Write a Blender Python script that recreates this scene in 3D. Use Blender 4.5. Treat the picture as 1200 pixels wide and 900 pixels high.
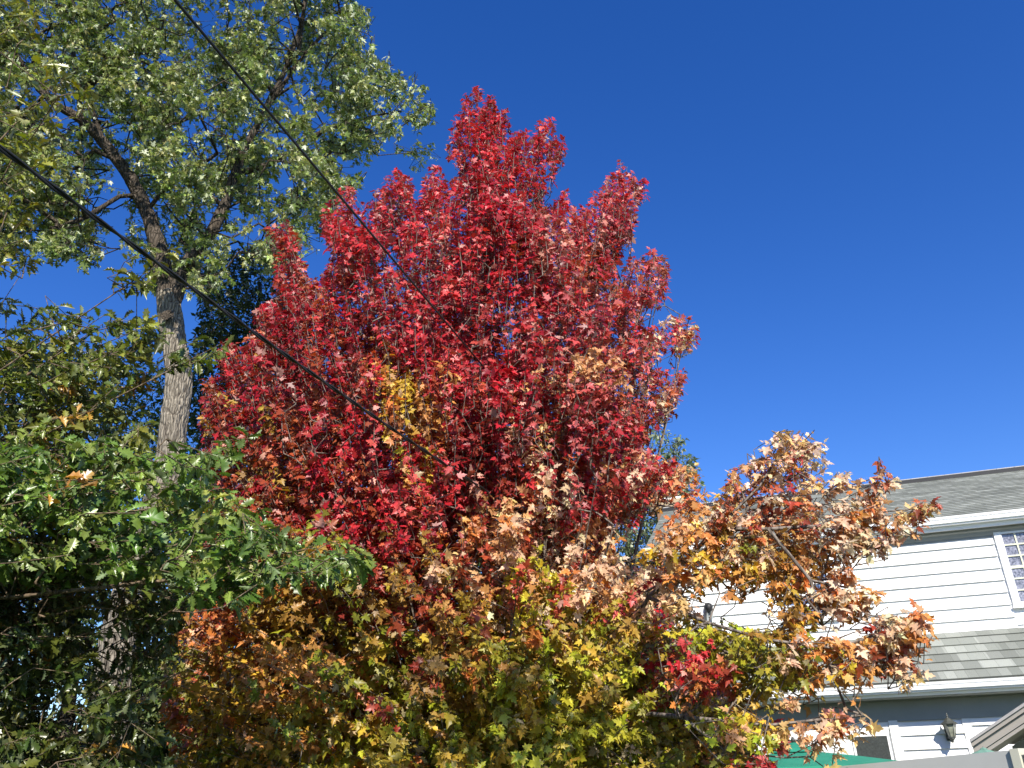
import bpy, bmesh, math
import numpy as np
from mathutils import Vector, Matrix
from math import radians, sin, cos, pi

for o in list(bpy.data.objects): bpy.data.objects.remove(o, do_unlink=True)
scene = bpy.context.scene
COL = scene.collection
rng = np.random.default_rng(11)

# ------------------------------------------------------------------ camera, sky, sun, exposure
FPX = 980.0
PITCH, ROLL, YAW = radians(25.69), radians(-1.8546), radians(16.606)
CAM = np.array([0, 0, 1.6])
_f = np.array([0, cos(PITCH), sin(PITCH)]); _u0 = np.array([0, -sin(PITCH), cos(PITCH)]); _r0 = np.array([1., 0, 0])
RIGHT = cos(ROLL)*_r0 + sin(ROLL)*_u0
UP = -sin(ROLL)*_r0 + cos(ROLL)*_u0
cam = bpy.data.cameras.new('camera'); camo = bpy.data.objects.new('camera', cam); COL.objects.link(camo)
cam.sensor_width = 36; cam.lens = FPX/1200*36; cam.clip_start = .05; cam.clip_end = 3000
M = Matrix.Identity(4)
for i in range(3):
    M[i][0] = RIGHT[i]; M[i][1] = UP[i]; M[i][2] = -_f[i]; M[i][3] = CAM[i]
camo.matrix_world = M
scene.camera = camo
scene.render.resolution_x = 1024; scene.render.resolution_y = 768

SUN_EL, SUN_AZ = radians(37), radians(10.4)          # azimuth: to the right of straight behind the camera
SUN = np.array([sin(SUN_AZ)*cos(SUN_EL), -cos(SUN_AZ)*cos(SUN_EL), sin(SUN_EL)])
w = bpy.data.worlds.new('World'); scene.world = w; w.use_nodes = True
nt = w.node_tree; nt.nodes.clear()
sky = nt.nodes.new('ShaderNodeTexSky'); sky.sky_type = 'NISHITA'; sky.sun_disc = False
sky.sun_elevation = SUN_EL; sky.sun_rotation = math.atan2(SUN[0], SUN[1])
sky.air_density = 1.0; sky.dust_density = 0.15; sky.ozone_density = 3.6; sky.altitude = 200
bg = nt.nodes.new('ShaderNodeBackground'); bg.inputs[1].default_value = 0.132
out = nt.nodes.new('ShaderNodeOutputWorld')
hsv = nt.nodes.new('ShaderNodeHueSaturation'); hsv.inputs['Saturation'].default_value = 1.31; hsv.inputs['Hue'].default_value = .518
nt.links.new(sky.outputs[0], hsv.inputs['Color']); nt.links.new(hsv.outputs[0], bg.inputs[0]); nt.links.new(bg.outputs[0], out.inputs[0])
sl = bpy.data.lights.new('sun', 'SUN'); sl.energy = 4.8; sl.angle = radians(.53); sl.color = (1, .945, .83)
so = bpy.data.objects.new('sun', sl); COL.objects.link(so)
so.rotation_euler = Vector(SUN).to_track_quat('Z', 'Y').to_euler(); so.location = (3, -10, 12)
scene.view_settings.view_transform = 'Standard'; scene.view_settings.look = 'None'
scene.view_settings.exposure = 0.58; scene.view_settings.gamma = 1; scene.view_settings.use_curve_mapping = False
scene.render.engine = 'CYCLES'
scene.cycles.max_bounces = 6; scene.cycles.transparent_max_bounces = 8

# ------------------------------------------------------------------ helpers
def ray(x, y): return _f + RIGHT*(x-600)/FPX + UP*(450-y)/FPX
def at(x, y, Y):
    d = ray(x, y); return CAM + d*(Y/d[1])
def atv(uv, Y):
    d = _f[None] + RIGHT[None]*((uv[:, 0:1]-600)/FPX) + UP[None]*((450-uv[:, 1:2])/FPX)
    return CAM[None] + d*(np.asarray(Y)[:, None]/d[:, 1:2])
def norm(a): return a/np.maximum(np.linalg.norm(a, axis=-1, keepdims=True), 1e-9)

def tag(o, label=None, cat=None, group=None, kind=None):
    if label: o['label'] = label
    if cat: o['category'] = cat
    if group: o['group'] = group
    if kind: o['kind'] = kind
    return o
def thing(name, loc, label, cat, group=None, rz=0):
    o = bpy.data.objects.new(name, None); COL.objects.link(o); o.location = loc; o.rotation_euler[2] = rz
    o.empty_display_size = .2
    return tag(o, label, cat, group)
def link(name, me, mat, parent=None, world=False):
    o = bpy.data.objects.new(name, me); COL.objects.link(o)
    for m in (mat if isinstance(mat, (list, tuple)) else [mat]): me.materials.append(m)
    if parent is not None:
        o.parent = parent
        if world: o.matrix_parent_inverse = (Matrix.Translation(parent.location) @ parent.rotation_euler.to_matrix().to_4x4()).inverted() if parent.parent is None else Matrix.Identity(4)
    return o
def mesh_np(name, V, F, col=None, smooth=False, uv=None):
    """V (n,3); F (m,k) constant polygon size"""
    me = bpy.data.meshes.new(name); V = np.asarray(V, np.float32); F = np.asarray(F, np.int32)
    k = F.shape[1]; me.vertices.add(len(V)); me.vertices.foreach_set('co', V.ravel())
    me.loops.add(F.size); me.loops.foreach_set('vertex_index', F.ravel())
    me.polygons.add(len(F)); me.polygons.foreach_set('loop_start', np.arange(len(F), dtype=np.int32)*k)
    me.update(calc_edges=True)
    if col is not None:
        a = me.attributes.new('leaf_col', 'FLOAT_COLOR', 'POINT')
        c = np.ones((len(V), 4), np.float32); c[:, :3] = col; a.data.foreach_set('color', c.ravel())
    if smooth: me.polygons.foreach_set('use_smooth', np.ones(len(F), bool))
    me.validate(); return me

class MB:
    def __init__(s): s.bm = bmesh.new()
    def box(s, x0, x1, y0, y1, z0, z1, bev=0):
        vs = [s.bm.verts.new((x, y, z)) for x in (x0, x1) for y in (y0, y1) for z in (z0, z1)]
        fs = [(0, 1, 3, 2), (4, 6, 7, 5), (0, 4, 5, 1), (2, 3, 7, 6), (0, 2, 6, 4), (1, 5, 7, 3)]
        ff = [s.bm.faces.new([vs[i] for i in f]) for f in fs]
        if bev:
            es = list({e for f in ff for e in f.edges}); bmesh.ops.bevel(s.bm, geom=es, offset=bev, segments=2, affect='EDGES', profile=.5)
        return s
    def prism(s, pts, x0, x1):
        """closed profile pts (y,z) extruded along x"""
        a = [s.bm.verts.new((x0, y, z)) for y, z in pts]; b = [s.bm.verts.new((x1, y, z)) for y, z in pts]
        n = len(pts)
        s.bm.faces.new(a[::-1]); s.bm.faces.new(b)
        for i in range(n): s.bm.faces.new((a[i], a[(i+1) % n], b[(i+1) % n], b[i]))
        return s
    def poly(s, pts, thick):
        """polygon extruded by vector thick"""
        a = [s.bm.verts.new(p) for p in pts]; t = Vector(thick); b = [s.bm.verts.new(Vector(p)+t) for p in pts]; n = len(pts)
        s.bm.faces.new(a[::-1]); s.bm.faces.new(b)
        for i in range(n): s.bm.faces.new((a[i], a[(i+1) % n], b[(i+1) % n], b[i]))
        return s
    def tube(s, pts, rads, n=10, cap=True):
        pts = [Vector(p) for p in pts]
        if not hasattr(rads, '__len__'): rads = [rads]*len(pts)
        rings = []; ref = Vector((.31, .52, .79))
        for i, p in enumerate(pts):
            t = (pts[min(i+1, len(pts)-1)] - pts[max(i-1, 0)]).normalized()
            a = t.cross(ref).normalized(); b = t.cross(a)
            rings.append([s.bm.verts.new(p + (a*cos(2*pi*k/n) + b*sin(2*pi*k/n))*rads[i]) for k in range(n)])
        for r0, r1 in zip(rings, rings[1:]):
            for k in range(n): s.bm.faces.new((r0[k], r0[(k+1) % n], r1[(k+1) % n], r1[k])).smooth = True
        if cap: s.bm.faces.new(rings[0]); s.bm.faces.new(rings[-1][::-1])
        return s
    def lathe(s, prof, n=12, loc=(0, 0, 0), rot=0, smooth=True):
        """profile (r,z)"""
        rings = [[s.bm.verts.new((loc[0]+max(r, .0005)*cos(2*pi*k/n+rot), loc[1]+max(r, .0005)*sin(2*pi*k/n+rot), loc[2]+z)) for k in range(n)] for r, z in prof]
        for r0, r1 in zip(rings, rings[1:]):
            for k in range(n): s.bm.faces.new((r0[k], r0[(k+1) % n], r1[(k+1) % n], r1[k])).smooth = smooth
        s.bm.faces.new(rings[0][::-1]); s.bm.faces.new(rings[-1])
        return s
    def build(s, name, mat, parent=None, loc=None):
        bmesh.ops.recalc_face_normals(s.bm, faces=s.bm.faces)
        me = bpy.data.meshes.new(name); s.bm.to_mesh(me); s.bm.free()
        o = link(name, me, mat, parent)
        if loc is not None: o.location = loc
        return o

# ------------------------------------------------------------------ materials
def mat(name, base, rough=.6, spec=.5, noise=None, metal=0, bump=None, coat=0):
    m = bpy.data.materials.new(name); m.use_nodes = True; n = m.node_tree; b = n.nodes['Principled BSDF']
    b.inputs['Base Color'].default_value = (*base, 1); b.inputs['Roughness'].default_value = rough
    b.inputs['Specular IOR Level'].default_value = spec; b.inputs['Metallic'].default_value = metal
    b.inputs['Coat Weight'].default_value = coat
    tc = n.nodes.new('ShaderNodeTexCoord')
    if noise:
        sc, lo, hi = noise[:3]; mp = n.nodes.new('ShaderNodeMapping'); mp.inputs['Scale'].default_value = noise[3] if len(noise) > 3 else (1, 1, 1)
        nz = n.nodes.new('ShaderNodeTexNoise'); nz.inputs['Scale'].default_value = sc; nz.inputs['Detail'].default_value = 8; nz.inputs['Roughness'].default_value = .65
        rp = n.nodes.new('ShaderNodeValToRGB'); e = rp.color_ramp.elements; e[0].position = .3; e[1].position = .7
        e[0].color = (*[c*lo for c in base], 1); e[1].color = (*[min(c*hi, 1) for c in base], 1)
        n.links.new(tc.outputs['Object'], mp.inputs[0]); n.links.new(mp.outputs[0], nz.inputs['Vector']); n.links.new(nz.outputs[0], rp.inputs[0]); n.links.new(rp.outputs[0], b.inputs['Base Color'])
    if bump:
        sc, st = bump[:2]; nz = n.nodes.new('ShaderNodeTexNoise'); nz.inputs['Scale'].default_value = sc; nz.inputs['Detail'].default_value = 6
        mp = n.nodes.new('ShaderNodeMapping'); mp.inputs['Scale'].default_value = bump[2] if len(bump) > 2 else (1, 1, 1)
        bp = n.nodes.new('ShaderNodeBump'); bp.inputs['Strength'].default_value = st; bp.inputs['Distance'].default_value = .02
        n.links.new(tc.outputs['Object'], mp.inputs[0]); n.links.new(mp.outputs[0], nz.inputs['Vector']); n.links.new(nz.outputs[0], bp.inputs['Height']); n.links.new(bp.outputs[0], b.inputs['Normal'])
    return m

def leaf_mat(name, pale=(.6, .5, .45), pale_amt=.35, trans=.3, rough=.42, spec=.5):
    m = bpy.data.materials.new(name); m.use_nodes = True; n = m.node_tree; n.nodes.clear()
    N = n.nodes.new; L = n.links.new
    at_ = N('ShaderNodeAttribute'); at_.attribute_name = 'leaf_col'
    geo = N('ShaderNodeNewGeometry')
    # underside of the blade is paler
    mul = N('ShaderNodeMath'); mul.operation = 'MULTIPLY'; mul.inputs[1].default_value = pale_amt
    L(geo.outputs['Backfacing'], mul.inputs[0])
    mx = N('ShaderNodeMix'); mx.data_type = 'RGBA'; L(mul.outputs[0], mx.inputs['Factor']); L(at_.outputs['Color'], mx.inputs['A']); mx.inputs['B'].default_value = (*pale, 1)
    # blotchy blades
    tc = N('ShaderNodeTexCoord'); nz = N('ShaderNodeTexNoise'); nz.inputs['Scale'].default_value = 28; nz.inputs['Detail'].default_value = 3
    L(tc.outputs['Object'], nz.inputs['Vector'])
    mr = N('ShaderNodeMapRange'); mr.inputs['From Min'].default_value = .3; mr.inputs['From Max'].default_value = .7; mr.inputs['To Min'].default_value = .72; mr.inputs['To Max'].default_value = 1.2
    L(nz.outputs[0], mr.inputs[0])
    hs = N('ShaderNodeHueSaturation'); L(mr.outputs[0], hs.inputs['Value']); L(mx.outputs['Result'], hs.inputs['Color'])
    p = N('ShaderNodeBsdfPrincipled'); p.inputs['Roughness'].default_value = rough; p.inputs['Specular IOR Level'].default_value = spec
    L(hs.outputs[0], p.inputs['Base Color'])
    t = N('ShaderNodeBsdfTranslucent'); hs2 = N('ShaderNodeHueSaturation'); hs2.inputs['Saturation'].default_value = 1.15; hs2.inputs['Value'].default_value = 1.3
    L(at_.outputs['Color'], hs2.inputs['Color']); L(hs2.outputs[0], t.inputs['Color'])
    ms = N('ShaderNodeMixShader'); ms.inputs[0].default_value = trans; L(p.outputs[0], ms.inputs[1]); L(t.outputs[0], ms.inputs[2])
    o = N('ShaderNodeOutputMaterial'); L(ms.outputs[0], o.inputs[0])
    return m

def bark_mat(name, c1, c2, scale=9, strength=.9):
    m = bpy.data.materials.new(name); m.use_nodes = True; n = m.node_tree; b = n.nodes['Principled BSDF']; b.inputs['Roughness'].default_value = .9; b.inputs['Specular IOR Level'].default_value = .2
    N = n.nodes.new; L = n.links.new
    tc = N('ShaderNodeTexCoord'); mp = N('ShaderNodeMapping'); mp.inputs['Scale'].default_value = (1, 1, .17); L(tc.outputs['Object'], mp.inputs[0])
    wob = N('ShaderNodeTexNoise'); wob.inputs['Scale'].default_value = 3; L(tc.outputs['Object'], wob.inputs['Vector'])
    add = N('ShaderNodeVectorMath'); add.operation = 'MULTIPLY_ADD'; add.inputs[1].default_value = (.12, .12, .12); L(wob.outputs['Color'], add.inputs[0]); L(mp.outputs[0], add.inputs[2])
    vo = N('ShaderNodeTexVoronoi'); vo.feature = 'DISTANCE_TO_EDGE'; vo.inputs['Scale'].default_value = scale*2.2; L(add.outputs[0], vo.inputs['Vector'])
    nz = N('ShaderNodeTexNoise'); nz.inputs['Scale'].default_value = scale*3; nz.inputs['Detail'].default_value = 8; L(add.outputs[0], nz.inputs['Vector'])
    mm = N('ShaderNodeMath'); mm.operation = 'MULTIPLY_ADD'; mm.inputs[1].default_value = 1.6; L(vo.outputs['Distance'], mm.inputs[0]); L(nz.outputs[0], mm.inputs[2])
    rp = N('ShaderNodeValToRGB'); rp.color_ramp.elements[0].position = .42; rp.color_ramp.elements[1].position = .85; rp.color_ramp.elements[0].color = (*c1, 1); rp.color_ramp.elements[1].color = (*c2, 1)
    L(mm.outputs[0], rp.inputs[0]); L(rp.outputs[0], b.inputs['Base Color'])
    bp = N('ShaderNodeBump'); bp.inputs['Strength'].default_value = strength; bp.inputs['Distance'].default_value = .04; L(mm.outputs[0], bp.inputs['Height']); L(bp.outputs[0], b.inputs['Normal'])
    return m

MT = {}
MT['grass'] = mat('grass', (.06, .09, .025), .9, .2, (.8, .6, 1.5), bump=(30, .5))
MT['white'] = mat('white_paint', (.86, .86, .85), .5, .4, (2.5, .965, 1.02))
MT['siding'] = mat('white_siding', (.86, .86, .85), .45, .4, (1.6, .955, 1.02, (.4, 1, 1)), bump=(60, .06, (.08, 1, 1)))
MT['eave_shade_trim'] = mat('grey_shade_trim', (.29, .30, .285), .6, .3, (3, .92, 1.05))  # trim grey darkened so its colour carries the eave shade
MT['cream'] = mat('cream_paint', (.62, .62, .48), .5, .4, (5, .93, 1.05))
MT['ridge_shadow_dark'] = mat('dark_ridge_edge', (.012, .012, .016), .6, .4, (4, .8, 1.3))
MT['ridge_cap'] = mat('ridge_cap_shingle', (.42, .41, .41), .9, .2, (9, .8, 1.2))
MT['tan'] = mat('tan_concrete', (.46, .35, .22), .9, .2, (6, .85, 1.12), bump=(40, .3))
MT['brick'] = mat('chimney_brick', (.28, .16, .1), .9, .2, (9, .75, 1.2), bump=(35, .4))
MT['lantern'] = mat('weathered_lantern_metal', (.10, .105, .095), .45, .5, (25, .7, 1.35), metal=.35)
MT['lantern_glass'] = mat('lantern_glass', (.26, .27, .21), .08, .6, (14, .45, 1.3))
MT['black'] = mat('black_rubber', (.018, .018, .02), .5, .4, (20, .7, 1.4))
MT['steel'] = mat('galvanised_steel', (.33, .36, .36), .4, .5, (12, .8, 1.15), metal=.6)
MT['canvas'] = mat('green_canvas', (.026, .235, .15), .75, .2, (5, .88, 1.1), bump=(120, .15))
MT['canvas2'] = mat('dusty_green_canvas', (.16, .30, .24), .8, .2, (5, .88, 1.1))
MT['pole'] = mat('dark_pole', (.05, .05, .045), .4, .4, (9, .8, 1.2))
MT['fence'] = mat('grey_vinyl', (.52, .515, .50), .55, .35, (2.2, .93, 1.05))
MT['post'] = mat('cream_post', (.6, .58, .48), .6, .3, (4, .93, 1.05))
MT['shed_trim'] = mat('shed_trim', (.40, .37, .34), .55, .35, (3, .93, 1.06, (.3, 1, 1)))
MT['shed_wall'] = mat('shed_wall', (.30, .27, .21), .8, .3, (3, .85, 1.1))
MT['dark_glass'] = mat('dark_window_glass', (.012, .014, .014), .04, .6)
MT['blind'] = mat('sky_tinted_blind', (.10, .17, .34), .35, .5, (3, .8, 1.2, (.3, 1, 1)))  # blue of the sky reflection is put into the blind colour
MT['painted_reflection_glass'] = mat('painted_reflection_glass', (.075, .075, .09), .08, .7, (34, .1, 5.5))  # pale blobs painted in place of foliage reflections and glints
MT['window_screen'] = mat('dark_screen', (.03, .035, .032), .5, .4, (45, .55, 1.7))
MT['wood_pole'] = bark_mat('pole_wood', (.10, .07, .05), (.22, .17, .12), 6, .3)
MT['bark_silver'] = bark_mat('silver_maple_bark', (.060, .048, .038), (.33, .285, .225), 9, 1.0)
MT['bark_mid'] = bark_mat('shaded_limb_bark', (.022, .018, .014), (.125, .10, .08), 9, 1.0)  # silver maple bark darkened: crown shade put into the limb colour
MT['bark_red'] = bark_mat('red_maple_bark', (.07, .055, .045), (.24, .20, .17), 12, .4)
MT['bark_dark'] = bark_mat('dark_bark', (.022, .018, .014), (.095, .075, .058), 9, .7)
MT['bark_oak'] = bark_mat('oak_twig_bark', (.06, .045, .03), (.22, .16, .11), 10, .5)
MT['leaf_red'] = leaf_mat('red_maple_leaf', (.78, .56, .46), .45, .26, .42, .45)
MT['leaf_oak'] = leaf_mat('oak_leaf', (.42, .50, .32), .30, .26, .33, .6)
MT['leaf_silver'] = leaf_mat('silver_maple_leaf', (.72, .76, .54), .68, .26, .40, .5)
MT['leaf_green'] = leaf_mat('green_leaf', (.30, .36, .2), .3, .28, .4, .4)

def shingle_mat(name, c1, c2, w, h):
    m = bpy.data.materials.new(name); m.use_nodes = True; n = m.node_tree; b = n.nodes['Principled BSDF']; b.inputs['Roughness'].default_value = .95; b.inputs['Specular IOR Level'].default_value = .15
    N = n.nodes.new; L = n.links.new
    uv = N('ShaderNodeUVMap'); uv.uv_map = 'UVMap'
    wn = N('ShaderNodeTexBrick'); wn.inputs['Color1'].default_value = (*c1, 1); wn.inputs['Color2'].default_value = (*c2, 1); wn.inputs['Mortar'].default_value = (*[c*.7 for c in c1], 1)
    wn.inputs['Scale'].default_value = 1; wn.inputs['Mortar Size'].default_value = 0.002; wn.inputs['Brick Width'].default_value = w; wn.inputs['Row Height'].default_value = h; wn.offset = .37; wn.squash = .62; wn.squash_frequency = 3
    L(uv.outputs[0], wn.inputs['Vector'])
    w2 = N('ShaderNodeTexBrick'); w2.inputs['Color1'].default_value = (.78, .78, .78, 1); w2.inputs['Color2'].default_value = (1.2, 1.2, 1.2, 1); w2.inputs['Mortar'].default_value = (1, 1, 1, 1)
    w2.inputs['Scale'].default_value = 1; w2.inputs['Mortar Size'].default_value = 0; w2.inputs['Brick Width'].default_value = w*1.73; w2.inputs['Row Height'].default_value = h; w2.offset = .61
    L(uv.outputs[0], w2.inputs['Vector'])
    nz = N('ShaderNodeTexNoise'); nz.inputs['Scale'].default_value = 90; nz.inputs['Detail'].default_value = 4; L(uv.outputs[0], nz.inputs['Vector'])
    mr = N('ShaderNodeMapRange'); mr.inputs['To Min'].default_value = .7; mr.inputs['To Max'].default_value = 1.3; L(nz.outputs[0], mr.inputs[0])
    m1 = N('ShaderNodeMix'); m1.data_type = 'RGBA'; m1.blend_type = 'MULTIPLY'; m1.inputs['Factor'].default_value = 1; L(wn.outputs[0], m1.inputs['A']); L(w2.outputs[0], m1.inputs['B'])
    m2 = N('ShaderNodeMix'); m2.data_type = 'RGBA'; m2.blend_type = 'MULTIPLY'; m2.inputs['Factor'].default_value = 1; L(m1.outputs['Result'], m2.inputs['A']); L(mr.outputs[0], m2.inputs['B'])
    L(m2.outputs['Result'], b.inputs['Base Color'])
    bp = N('ShaderNodeBump'); bp.inputs['Strength'].default_value = .35; bp.inputs['Distance'].default_value = .01; L(nz.outputs[0], bp.inputs['Height']); L(bp.outputs[0], b.inputs['Normal'])
    return m
MT['shingle'] = shingle_mat('asphalt_shingles', (.19, .20, .175), (.31, .32, .285), .21, .14)

# ------------------------------------------------------------------ ground
gp = MB(); gp.box(-900, 900, -900, 900, -.5, 0); tag(gp.build('ground', MT['grass']), kind='structure')

# ------------------------------------------------------------------ house  (local frame: x along wall to the right, -y towards the viewer, z up; y=0 upper wall face)
U = np.array([cos(YAW), -sin(YAW), 0]); NW = np.array([-sin(YAW), -cos(YAW), 0])
D0 = 14.0
def house_local(D): return -(D0 - D)     # local y of a plane D metres in front of the camera
house_loc = Vector((0, 0, 0)) - Vector(NW)*D0
house = thing('house', house_loc, 'white two-storey house with lap siding and grey shingle roofs at the right', 'house', rz=-YAW)
XL, XR = -1.68, 9.0
def siding(mb, x0, x1, z0, z1, y, exp=.178, lip=.034):
    z = z1
    while z > z0 + .01:
        zb = max(z-exp, z0)
        xa = x0
        while xa < x1-.01:
            xb = min(xa+(3.66 if xa > x0 else .5+(z*7.31 % 1)*2.9), x1)
            if x1-xb < .25: xb = x1
            w_ = (z*13.7 % 1)*.003
            mb.prism([(y, z-.001), (y-.004, z-.001), (y-lip-w_, zb+.003), (y-lip-w_+.004, zb+.001), (y, zb)], xa+.0015, xb-.0015); xa = xb
        z = zb
    return mb
wl = MB(); wl.box(XL, XR, 0, 7.0, 0, 4.95); siding(wl, XL+.10, 3.30, 3.44, 4.84, -.001); siding(wl, 4.62, XR, 3.44, 4.84, -.001)
siding(wl, 3.30, 4.62, 3.40, 3.66, -.001)
wl.poly([(XL, 0, 4.95), (XL, 7.0, 4.95), (XL, 3.5, 6.70)], (.12, 0, 0))
wl.build('upper_wall', MT['siding'], house)
t = MB(); t.box(XL-.02, XL+.10, -.035, .1, 3.4, 4.9); t.build('corner_board', MT['white'], house)
# main roof
def roof_slab(mb, x0, x1, y0, z0, y1, z1, exp=.14, step=.009, th=.04):
    L_ = math.hypot(y1-y0, z1-z0); n = int(L_/exp); d = np.array([y1-y0, z1-z0])/L_; nn = np.array([-d[1], d[0]])
    if nn[1] < 0: nn = -nn
    for i in range(n+1):
        a = np.array([y0, z0]) + d*exp*i; b = np.array([y0, z0]) + d*min(exp*(i+1), L_)
        if exp*i >= L_-.01: break
        mb.prism([tuple(a - nn*th), tuple(a + nn*step), tuple(b), tuple(b - nn*th)], x0, x1)
def uv_roof(o, y0, z0, d):
    me = o.data; uvl = me.uv_layers.new(name='UVMap')
    for lp in me.loops:
        co = me.vertices[lp.vertex_index].co
        uvl.data[lp.index].uv = (co.x, (co.y-y0)*d[0] + (co.z-z0)*d[1] + .0005)
RX0, RX1 = -1.92, 9.2
ye, ze, yr, zr = -.27, 5.045, 3.5, 6.82
ex = MB(); roof_slab(ex, RX0, RX1, ye, ze, yr, zr); ro = ex.build('main_roof', MT['shingle'], house)
l_ = math.hypot(yr-ye, zr-ze); uv_roof(ro, ye, ze, ((yr-ye)/l_, (zr-ze)/l_))
ex = MB(); ex.prism([(yr, zr-.04), (yr, zr), (7.42, 5.0), (7.40, 4.96)], RX0, RX1); ex.build('rear_roof', MT['ridge_cap'], house)
ex = MB(); ex.prism([(yr-.20, zr-.085), (yr-.20, zr-.012), (yr+.02, zr+.005), (yr+.2, zr-.045)], RX0-.02, RX1); ex.build('ridge_shadow_strip', MT['ridge_shadow_dark'], house)  # near-black strip stands in for the shadow line under the ridge cap
k = RX0
ex = MB()
while k < RX1-.01:
    ex.prism([(yr-.19, zr-.008), (yr-.19, zr+.008), (yr+.0, zr+.028), (yr+.15, zr+.0), (yr+.15, zr-.03)], k, min(k+.30, RX1)); k += .305
ex.build('ridge_cap', MT['ridge_cap'], house)
ex = MB()
for s_ in (0,):
    ex.poly([(RX0+.03, ye+.05, ze-.20), (RX0+.03, yr, zr-.22), (RX0+.03, yr, zr-.05), (RX0+.03, ye+.05, ze-.03)], (.03, 0, 0))
    ex.poly([(RX0+.03, 7.3, ze-.2), (RX0+.03, yr+.001, zr-.22), (RX0+.03, yr+.001, zr-.05), (RX0+.03, 7.3, ze-.0)], (.03, 0, 0))
ex.build('rake_board', MT['white'], house)
def gutter(name, x0, x1, yf, zt, h=.125):
    """K-style gutter: front face at y=yf, top at zt"""
    p = [(yf+.11, zt), (yf+.11, zt-h), (yf+.034, zt-h), (yf+.034, zt-h*.84), (yf+.004, zt-h*.78), (yf+.002, zt-h*.46), (yf+.024, zt-h*.40), (yf+.024, zt-h*.31), (yf, zt-h*.25), (yf, zt-.012), (yf-.004, zt), (yf+.012, zt), (yf+.012, zt-.012), (yf+.03, zt-h*.45), (yf+.095, zt-h*.45), (yf+.095, zt)]
    return MB().prism(p, x0, x1).build(name, MT['white'], house)
gutter('gutter', RX0, RX1, -.30, 5.088)
b = MB(); b.box(RX0+.06, RX1, -.188, -.172, 4.90, 5.0); b.build('fascia', MT['white'], house)
b = MB(); b.box(RX0+.06, RX1, -.170, .0-.002, 4.905, 4.925); b.build('soffit', MT['eave_shade_trim'], house)
b = MB(); b.prism([(-.10, 4.903), (-.10, 4.875), (-.06, 4.86), (-.045, 4.82), (-.03, 4.80), (-.003, 4.80), (-.003, 4.903)], XL, XR); b.build('bed_moulding', MT['eave_shade_trim'], house)
MB().box(XL+.1, 3.30, -.028, -.004, 4.775, 4.798).build('frieze_shadow_strip', MT['eave_shade_trim'], house)  # dark strip added to paint the eave shadow on the wall
# upper right window
def framed_window(x0, x1, z0, z1, y, fr=.10, sill=True, grid=None, muntin=None, glass=None, name='window', proud=.05):
    m = MB(); yf = y-proud
    m.box(x0-fr, x0, yf, y+.02, z0-fr*.6, z1+fr); m.box(x1, x1+fr, yf, y+.02, z0-fr*.6, z1+fr); m.box(x0, x1, yf+.002, y+.02, z1, z1+fr); m.box(x0, x1, yf+.002, y+.02, z0-fr*.6, z0)
    wo = m.build(name, MT['white'], house)
    if sill: MB().box(x0-fr-.02, x1+fr+.02, yf-.03, yf-.001, z0-fr*.6-.03, z0-fr*.6+.01, .004).build('sill', MT['white'], wo)
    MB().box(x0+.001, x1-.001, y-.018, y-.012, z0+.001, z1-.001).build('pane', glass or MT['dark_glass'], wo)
    if grid:
        nx, nz = grid; g = MB(); r = .011
        for i in range(1, nx):
            xx = x0+(x1-x0)*i/nx; g.box(xx-r, xx+r, y-.034, y-.0185, z0+.002, z1-.002)
        for j in range(1, nz):
            zz = z0+(z1-z0)*j/nz; rr = r*(1.8 if j == nz//2 else 1); g.box(x0+.002, x1-.002, y-.036, y-.019, zz-rr, zz+rr)
        g.build('muntins', muntin or MT['cream'], wo)
    return wo
framed_window(3.42, 4.50, 3.80, 4.80, -.0, .10, grid=(6, 6), glass=MT['painted_reflection_glass'])
w2_ = framed_window(.16, .86, 3.80, 4.47, -.0, .055, glass=MT['blind'])
g = MB(); z = 3.81
while z < 4.46:
    g.prism([(-.030, z), (-.020, z+.024), (-.0185, z+.023), (-.0285, z-.001)], .165, .855); z += .026
g.build('blind', MT['blind'], w2_)
# lower pent roof
ex = MB(); ly0, lz0, ly1, lz1 = -1.16, 2.70, -.03, 3.44
roof_slab(ex, RX0+.2, XR, ly0, lz0, ly1, lz1, .235, .014); ro = ex.build('lower_roof', MT['shingle'], house)
l_ = math.hypot(ly1-ly0, lz1-lz0); uv_roof(ro, ly0, lz0, ((ly1-ly0)/l_*.14/.235, (lz1-lz0)/l_*.14/.235))
gutter('gutter', RX0+.2, XR, -1.20, 2.685, .115)
MB().box(RX0+.22, XR, -1.085, -1.06, 2.53, 2.60).build('fascia', MT['white'], house)
MB().box(RX0+.22, XR, -1.058, -.70, 2.520, 2.535).build('soffit', MT['eave_shade_trim'], house)
MB().box(XL, XR, -.722, -.690, 2.245, 2.518).build('frieze_shadow_board', MT['eave_shade_trim'], house)  # frieze greyed and carried lower to stand in for the eave shadow
lw = MB(); lw.box(XL, XR, -.68, -.02, 0, 2.55)
siding(lw, 1.36, 2.16, .2, 2.24, -.681, .178); siding(lw, 2.26, XR, .2, 2.33, -.681, .178); siding(lw, XL+.1, -.9, .2, 2.24, -.681, .178)
lw.build('lower_wall', MT['siding'], house)
t = MB(); t.box(1.245, 1.36, -.725, -.682, .1, 2.26); t.box(2.16, 2.26, -.712, -.682, .1, 2.31); t.box(-.9, 1.24, -.709, -.682, 2.16, 2.27); t.box(-.9, 1.23, -.716, -.710, 2.10, 2.155)
t.box(.18, .73, -.707, -.682, .1, 2.10); t.box(-.9, -.36, -.708, -.682, .1, 2.10); t.box(1.36, 2.15, -.706, -.682, 2.245, 2.30)
t.build('trim_board', MT['white'], house)
for x0, x1 in ((-.33, .15), (.77, 1.19)):
    framed_window(x0, x1, 1.15, 2.075, -.70, .03, sill=False, glass=MT['window_screen'], proud=.018)
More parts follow.
